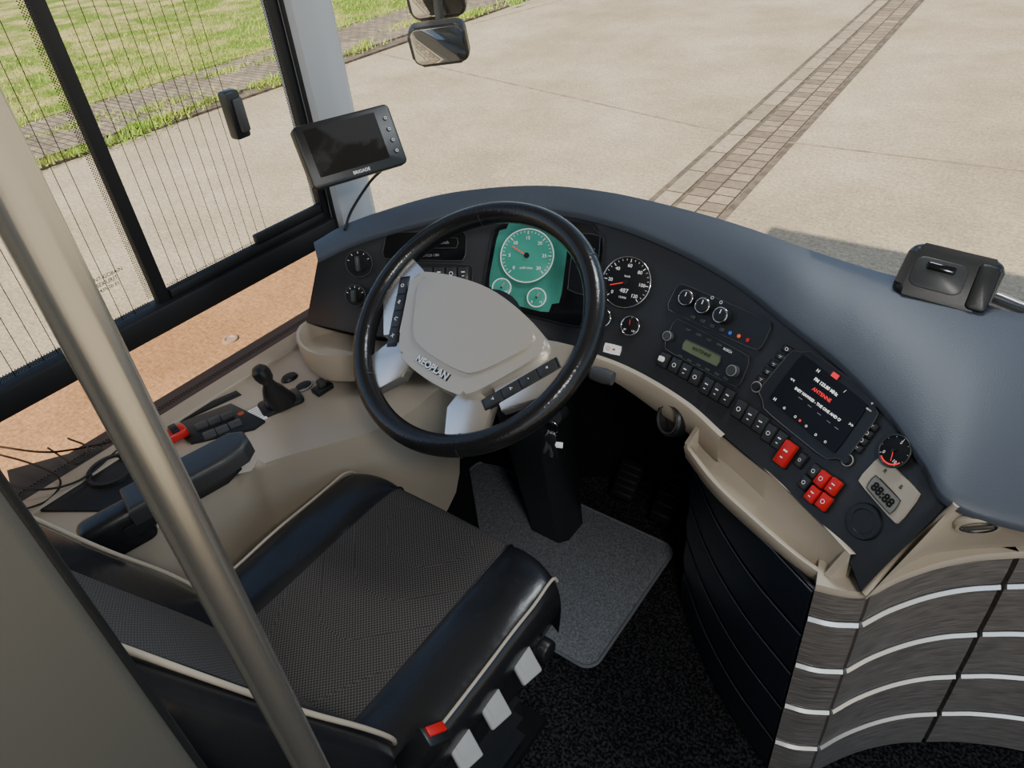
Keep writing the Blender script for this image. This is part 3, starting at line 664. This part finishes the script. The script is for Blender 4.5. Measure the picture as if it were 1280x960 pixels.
MK=frame(tp,V((1,0,0)),V((-.3,-.2,1))); lathe('gear_knob',[(0,.022),(.011,.020),(.0175,.012),(.019,.0),(.016,-.014),(.009,-.022),(0,-.024)],MK,m_black,gs,n=24)
for (u,v,l) in ((362,473,'oval black rotary button'),(380,484,'oval ring button')):
    M=cfr(u,v,u+10,v-6); lathe('oval_button',[(0,.008),(.014,.007),(.017,.002),(.018,-.002)],M@Matrix.Diagonal((1.25,.9,1,1)),m_black,con,n=28,label=l); 
M=cfr(380,484,390,478); torus('button_ring',.017,.0018,M@T(0,0,.004)@Matrix.Diagonal((1.25,.9,1,1)),m_lgrey,con,n=28,k=6)
M=cfr(404,488,420,478,0); b=rbox('parking_brake_switch',(.045,.028,.016),M@T(0,0,.006),m_black,con,bev=.004); rbox('switch_lever',(.016,.016,.02),M@T(0,0,.02),m_grey,b,bev=.003)
cplate('console_slot',[(212,526),(296,489),(302,494),(218,532)],m_black,h=.004)
sp=cplate('console_switch_panel',[(228,530),(290,507),(332,528),(318,538),(240,556),(224,545)],m_black,h=.008,label='black switch panel with paper label')
for (u,v) in ((252,532),(268,526),(284,520),(262,543),(278,537),(294,530)):
    M=cfr(u,v,u+12,v-5,.010); rbox('console_switch',(.026,.022,.008),M,m_grey,sp,bev=.002)
M=cfr(322,518,334,512,.003); rbox('paper_label',(.022,.055,.001),M,m_white,con,bev=0,label='white printed paper label')
flat('label_print',[('r',0,k*.008-.02,.016,.0012) for k in range(6)],M@T(0,0,.001),m_grey,con)
M=cfr(301,517,314,511,.0115); flat('switch_print',[('o',0,0,.006,.001),('r',0,0,.006,.002)],M,m_orange,con)
cplate('recess_tray',[(10,590),(120,560),(190,585),(150,640),(20,640)],m_black,h=.006,label='black recessed tray')
M=cfr(142,592,160,585,.0); lathe('cup_holder',[(0,.004),(.036,.004),(.040,.014),(.047,.014),(.050,0)],M,m_black,con,n=36)
rb=root('red_pouch','small red plastic item lying on the console','item',cz(222,545)); M=cfr(220,542,238,533,.02); rbox('red_body',(.045,.034,.024),M,m_red,rb,bev=.008,seg=3); rbox('red_clip',(.016,.03,.006),M@T(.0,0,.014),m_black,rb,bev=.002)
for (pp) in ([(-10,557),(50,565),(90,562),(140,552)],[(-10,566),(40,580),(75,600),(60,625),(20,640)],[(60,560),(95,580),(110,560),(85,548)],[(-10,600),(45,612),(100,600),(150,560)]):
    o=tube('cable',[cz(u,v,CZ+.020+.012*math.sin(i*1.7)) for i,(u,v) in enumerate(pp)],.0022,m_rubber,n=6); top(o,'thin black cable lying on the side console','cable',group='loose cables on the console')
# ------------------------------------------------------------------ driver seat
SX,SY=-.752,.392
seat=root('driver_seat','black leather driver seat with woven fabric centre and cream piping','seat',(SX,SY,0))
prof=[(-.252,.36),(-.268,.41),(-.274,.455),(-.272,.486),(-.260,.505),(-.215,.511),(-.170,.509),(-.150,.503),(-.145,.500),(-.09,.502),(-.045,.504),(0,.504)]
prof=prof+[(-x,z) for x,z in prof[-2::-1]]
sty=[(-.22,.96),(-.15,.98),(-.05,.99),(.05,1),(.13,1),(.20,.995),(.252,.98),(.276,.935),(.287,.83),(.288,.6),(.280,.3),(.268,0)]
def seatpt(i,j):
    x,z=prof[j]; yy,kk=sty[i]
    sx=1-.015*(max(0,(yy-.13)/.14))**2
    cre=.0022*math.sin(i*2.3+j*1.7)*(1 if 3<j<8 or len(prof)-9<j<len(prof)-4 else 0)
    return V((SX+x*sx,SY+yy-.026*max(0,(abs(x)-.14)/.13)**3*max(0,(yy-.13)/.14),.36+(z-.36)*(kk if kk>0 else 0)+.012*max(0,yy)/.27+cre))
def sect(j0,j1): return [[seatpt(i,j) for j in range(j0,j1+1)] for i in range(len(sty))]
def subd(o,l=2):
    m_=o.modifiers.new('s','SUBSURF'); m_.levels=l; m_.render_levels=l
    return o
J=len(prof)-1
subd(loft('seat_bolster',sect(0,8),m_leather,seat,label='black leather side bolster'))
subd(loft('seat_bolster',sect(J-8,J),m_leather,seat,label='black leather side bolster'))
subd(loft('seat_fabric_centre',sect(8,J-8),m_fabric,seat,label='woven dotted grey fabric centre'))
for jj in (4,J-4):
    pts=[seatpt(i,jj)+V(((-.002 if jj==4 else .002),0,.000)) for i in range(0,9)]
    tube('seat_piping',pts,.0028,m_pipe,seat,smooth=4,label='cream piping')
for jj in (8,J-8): tube('seat_seam',[seatpt(i,jj)+V((0,0,-.001)) for i in range(0,11)],.0020,m_leather,seat,smooth=4)
wbox('seat_pan',(SX-.235,SY-.20,.30),(SX+.245,SY+.245,.375),m_black,seat,bev=.02)
rows=[]
for k in range(9):
    z=.02+k*.035; w=.20+(.015 if k%2 else 0); rows.append([V((SX+a*w,SY+b*w,z)) for a,b in ((1,.8),(.8,1),(-.8,1),(-1,.8),(-1,-.8),(-.8,-1),(.8,-1),(1,-.8))])
loft('seat_suspension_boot',rows,m_rubber,seat,close=True,caps=True,ang=20)
wbox('seat_base_plate',(SX-.22,SY-.24,0),(SX+.22,SY+.24,.025),m_foot,seat,bev=.004)
wbox('seat_side_cover',(SX+.225,SY-.20,.33),(SX+.262,SY+.19,.41),m_black,seat,bev=.015,seg=3)
cyl('seat_adjust_knob',.022,.020,frame(V((SX+.258,SY+.20,.37)),V((0,1,0)),V((1,0,0))),m_black,seat,bev=.006,n=24)
for (u,v) in ((655,828),(616,882),(579,934)):
    P=UX(u,v,SX+.275); M=frame(P,V((.25,.97,0)),V((.75,-.1,.65))); b=rbox('seat_lever',(.044,.062,.010),M,m_lgrey,seat,bev=.004,seg=3,label='light grey seat adjustment lever'); plate('lever_mark',rrect(.024,.034,.006),.004,.0056,M,m_lgrey,b,bev=.0003)
    rbox('lever_arm',(.024,.03,.008),M@T(0,.03,-.012)@Rx(25),m_black,b,bev=.002)
P=UX(546,915,SX+.285); M=frame(P,V((.3,.95,0)),V((.35,.55,.75)))
bk=rbox('belt_buckle',(.050,.034,.075),M@T(0,0,-.037),m_black,seat,bev=.006,label='black belt buckle'); rbox('buckle_button',(.036,.015,.006),M@T(0,.004,.001),m_red,bk,bev=.002,label='red release button'); tube('buckle_stalk',[M@V((0,0,-.06)),M@V((0,0,-.11)),P+V((-.02,-.06,-.16))],.012,m_rubber,seat)
BO=V((SX,.225,.50)); bu=V((0,-.38,.925)).normalized(); bn=bu.cross(V((1,0,0)))*-1
if bn.y<0: bn=-bn
bprof=[(-.10,-.075),(-.20,-.07),(-.238,-.04),(-.246,0),(-.242,.030),(-.218,.050),(-.180,.048),(-.150,.036),(-.130,.026),(-.07,.022),(0,.021)]
bprof=bprof+[(-x,y) for x,y in bprof[-2::-1]]
hs=[(-.05,.95,.65),(-.02,1.02,.95),(.03,1.08,1.15),(.12,1.08,1.15),(.25,1.04,1),(.4,1.0,.95),(.55,.94,.9),(.66,.84,.8),(.71,.76,.6),(.73,.6,.25)]
def bpt(i,j):
    x,y=bprof[j]; h,kx,ky=hs[i]; return BO+V((1,0,0))*x*kx+bn*y*ky+bu*h
def bs(j0,j1): return [[bpt(i,j) for j in range(j0,j1+1)] for i in range(len(hs))]
JB=len(bprof)-1
subd(loft('backrest_bolster',bs(1,8),m_leather,seat)); subd(loft('backrest_bolster',bs(JB-8,JB-1),m_leather,seat))
subd(loft('backrest_fabric',bs(8,JB-8),m_fabric,seat))
bk_=[[bpt(i,1),BO+bn*-.08*hs[i][2]+bu*hs[i][0],bpt(i,JB-1)] for i in range(len(hs))]
loft('backrest_shell',bk_,m_black,seat)
for jj in (5,JB-5): tube('backrest_piping',[bpt(i,jj)+bn*.001 for i in range(0,9)],.0036,m_pipe,seat,smooth=4,label='cream piping')
a0,a1=UZ(175,612,.77),UZ(298,546,.785); dd=(a1-a0).normalized(); M=frame((a0+a1)/2,dd,V((-dd.x*dd.z,-dd.y*dd.z,1)))
la=(a1-a0).length
plate('armrest',[(-la/2-.03,-.034),(la/2-.04,-.036),(la/2-.005,-.030),(la/2+.012,-.012),(la/2+.012,.016),(la/2-.01,.031),(-la/2-.03,.034)],-.034,.0,M,m_arm,seat,bev=.011,seg=4,label='dark grey padded armrest')
plate('armrest_base',[(-la/2-.05,-.028),(la/2-.05,-.026),(la/2-.02,-.01),(la/2-.02,.014),(la/2-.05,.026),(-la/2-.05,.028)],-.056,-.032,M,m_black,seat,bev=.004)
rbox('armrest_hinge',(.10,.048,.08),M@T(-la/2-.06,0,-.050),m_black,seat,bev=.016,seg=3)
# ------------------------------------------------------------------ pole, partition
po=root('grab_pole','brushed steel vertical grab pole','pole',(-.352,.107,0))
cyl('pole_tube',.0130,2.02,T(-.352,.107,0),m_steel,po,n=48); lathe('pole_flange',[(0,.0),(.04,0),(.04,.006),(.02,.012),(.0130,.03)],T(-.352,.107,0),m_steel,po)
pt=root('partition_panel','grey-beige partition panel with rounded edge beside the seat','partition',(-.43,-.2,0))
wbox('panel_body',(-.445,-.75,0),(-.415,.050,1.62),m_greige,pt,bev=.010,seg=3)
tube('edge_trim',[(-.434,.051,0.01),(-.434,.051,.8),(-.434,.051,1.61)],.006,m_black,pt,smooth=0)
# ------------------------------------------------------------------ floor mat
mr=root('floor_mat','grey carpet floor mat with stitched edge','floor mat',(-.845,1.0,0))
mp=rrect(.66,.425,.035,6); plate('mat_pile',mp,0,.010,T(-.845,1.0,.0005),m_mat,mr,bev=.004)
tube('mat_edging',[V((-.845+x,1.0+y,.008)) for x,y in rrect(.662,.427,.036,6)],.0045,m_matedge,mr,n=8,smooth=0,closed=True)
# ------------------------------------------------------------------ cabinet
cab=root('drawer_cabinet','curved cabinet with grey wood-look fronts and silver strips','cabinet',(0,.95,0))
def slab(name,path,z0,z1,th,m,parent,label=None,bulge=0,n=4):
    P=cr([V((x,y,0)) for x,y in path],n); rows=[]
    for i,p in enumerate(P):
        a=P[max(0,i-1)];b=P[min(len(P)-1,i+1)]; t=(b-a).normalized(); nn=V((t.y,-t.x,0))
        rows.append([p+V((0,0,z0))-nn*th,p+V((0,0,z0)),p+nn*bulge+V((0,0,(z0+z1)/2)),p+V((0,0,z1)),p+V((0,0,z1))-nn*th])
    return loft(name,rows,m,parent,label=label,close=True,caps=True,ang=40)
narrow=[(-.108,.797),(-.075,.806),(-.040,.826)]
mid=[(-.036,.830),(-.008,.880),(.035,.938),(.080,.984),(.124,1.018)]
right=[(.132,1.024),(.19,1.062),(.28,1.105),(.42,1.15)]
zl=[.012,.132,.262,.392,.522,.585]
for pth in (narrow,mid,right):
    for i in range(5):
        d_=slab('drawer_front',pth,zl[i]+.001,zl[i+1]-.001,.012,m_wood,cab,label='grey wood-look drawer front',bulge=.001)
        if i<4: slab('silver_strip',[(x+.001,y-.0015) for x,y in pth],zl[i+1]-.014,zl[i+1]-.001,.004,m_strip,d_,bulge=.004,label='satin silver strip')
core=[(-.095,.815)]+[(x-.006,y+.012) for x,y in mid]+[(x-.006,y+.012) for x,y in right]+[(.42,1.4),(-.3,1.4),(-.42,1.09),(-.33,.985),(-.22,.89)]
plate('cabinet_body',core,0,.575,T(0,0,0),m_dark,cab,bev=.004)
blk=[(-.432,1.075),(-.335,.965),(-.225,.872),(-.112,.802)]
zb=[.006,.12,.235,.35,.465,.58]
for i in range(5):
    sp_=slab('side_panel',blk,zb[i]+.002,zb[i+1]-.005,.01,m_dark,cab,label='dark side panel',bulge=.004)
    slab('panel_edge',[(x,y-.001) for x,y in blk],zb[i+1]-.008,zb[i+1]-.005,.004,m_groove,sp_,bulge=.001)
cabtop=narrow+mid[1:]+right; slab('cabinet_top_trim',cabtop,.584,.600,.05,m_beige,cab,label='beige top edge',bulge=.002)
# ------------------------------------------------------------------ monitor
mon=root('monitor','small black camera monitor on a bracket beside the pillar','monitor',(-1.144,.95,1.03))
MC=C+ray(440,182)*1.45
hx=V((.354,.935,0)).normalized(); nh=V((.935,-.354,0)).normalized(); nm=(nh*.89+V((0,0,1))*.454).normalized()
MM=frame(MC,hx,nm)
plate('monitor_case',rrect(.205,.122,.010),-.024,0,MM,m_black,mon,bev=.004)
plate('monitor_screen',rrect(.150,.092,.002),-.001,.0008,MM@T(-.008,.004,0),m_monscr,mon,bev=0)
for k in range(4): cyl('monitor_button',.0045,.002,MM@T(.086,.034-.022*k,0),m_grey,mon,n=16)
flat('monitor_print',[('t','BRIGADE',0,-.0515,.009)]+[('o',.086,.034-.022*k,.003,.001) for k in range(4)],MM@T(0,0,.0022),m_white,mon)
tube('monitor_bracket',[MM@V((0,0,-.02)),MM@V((0,-.01,-.06)),V((-1.40,1.15,1.02))],.009,m_black,mon)
lathe('bracket_foot',[(0,0),(.028,0),(.026,.01),(.012,.016),(0,.016)],frame(V((-1.398,1.15,1.02)),V((0,1,0)),V((1,-.3,0))),m_black,mon)
o=tube('cable',[MM@V((.055,-.055,-.012)),UZ(462,228,.97),UZ(440,262,.92),UZ(431,287,.905)],.003,m_rubber,n=8); top(o,'thin black cable hanging from the monitor to the dashboard','cable')
# ------------------------------------------------------------------ outside mirrors
em=root('exterior_mirror','black exterior mirror with two stacked glasses outside the windscreen','mirror',C+ray(548,57)*2.3)
for (u,v,w,h) in ((543,-6,.185,.15),(548,57,.185,.128)):
    P=C+ray(u,v)*2.3; nn=(V((.50,-.82,-.24))).normalized(); M=frame(P,V((.85,.52,0)),nn)@Rz(3)
    hs_=plate('mirror_housing',rrect(w,h,.03,6),-.035,.0,M,m_black,em,bev=.010); 
    plate('mirror_glass',rrect(w*.90,h*.86,.024,6),-.001,.002,M,m_mirror,em,bev=.0005)
P=C+ray(548,57)*2.3; tube('mirror_arm',[P+V((-.03,.05,-.04)),P+V((-.04,.07,.15)),P+V((-.03,.08,.5)),P+V((.05,-.2,1.0))],.014,m_black,em)
# ------------------------------------------------------------------ black mount on dash
mt=root('device_mount','black plastic device mount standing on the dashboard','mount',UZ(1180,362,.91))
bp=UZ(1178,366,.90); vx=(UZ(1230,370,.90)-UZ(1120,345,.90)).normalized(); M=frame(bp+V((0,0,.024)),vx,V((.12,-.72,.60)))
mo=rrect(.138,.088,.018,5)
plate('mount_body',[(x+.003*y/.04,y) for x,y in mo],-.035,.022,M,m_black,mt,bev=.012,seg=4)
plate('mount_recess',rrect(.078,.050,.014),.015,.0235,M@T(-.014,-.002,0),m_key,mt,bev=.002)
rbox('mount_slot',(.042,.013,.008),M@T(-.014,.010,.0235),m_gloss,mt,bev=.004,seg=3)
plate('mount_side_plate',rrect(.030,.074,.008),.014,.028,M@T(.050,-.004,0),m_black,mt,bev=.005)
tube('mount_bar',[M@V((.055,-.018,-.004)),M@V((.14,-.028,-.010)),M@V((.34,-.050,-.014))],.015,m_black,mt); tube('mount_bar_trim',[M@V((.072,-.002,.004)),M@V((.15,-.012,.0)),M@V((.34,-.032,-.004))],.0035,m_silver,mt)
# ------------------------------------------------------------------ light
w=bpy.data.worlds.new('sky'); bpy.context.scene.world=w; w.use_nodes=True; nt=w.node_tree; bg=nt.nodes['Background']
sk=nt.nodes.new('ShaderNodeTexSky'); sk.sky_type='NISHITA'; sk.sun_disc=False; sk.sun_elevation=math.radians(42); sk.sun_rotation=math.radians(180); sk.dust_density=1.5
nt.links.new(sk.outputs[0],bg.inputs[0]); bg.inputs[1].default_value=.24
def light(name,kind,loc,d,e,col=(1,1,1),**k):
    l=bpy.data.lights.new(name,kind); l.energy=e; l.color=col
    for a,b in k.items(): setattr(l,a,b)
    o=bpy.data.objects.new(name,l); bpy.context.scene.collection.objects.link(o); o.location=loc; o.rotation_euler=V(d).to_track_quat('-Z','Y').to_euler(); return o
light('sun_light','SUN',(0,-5,8),(-.03,.745,-.67),8.2,(1,.92,.79),angle=.01)
light('fill_light','AREA',(.45,-.1,1.98),(-.5,.35,-.8),16,(1,.97,.92),size=.25)  # added unseen fill light for the interior, no real fixture
light('fill_light','AREA',(-.2,1.40,2.0),(-.05,-.30,-1),16,(.88,.94,1),size=.4)  # added cool fill near the windscreen, stands in for sky light
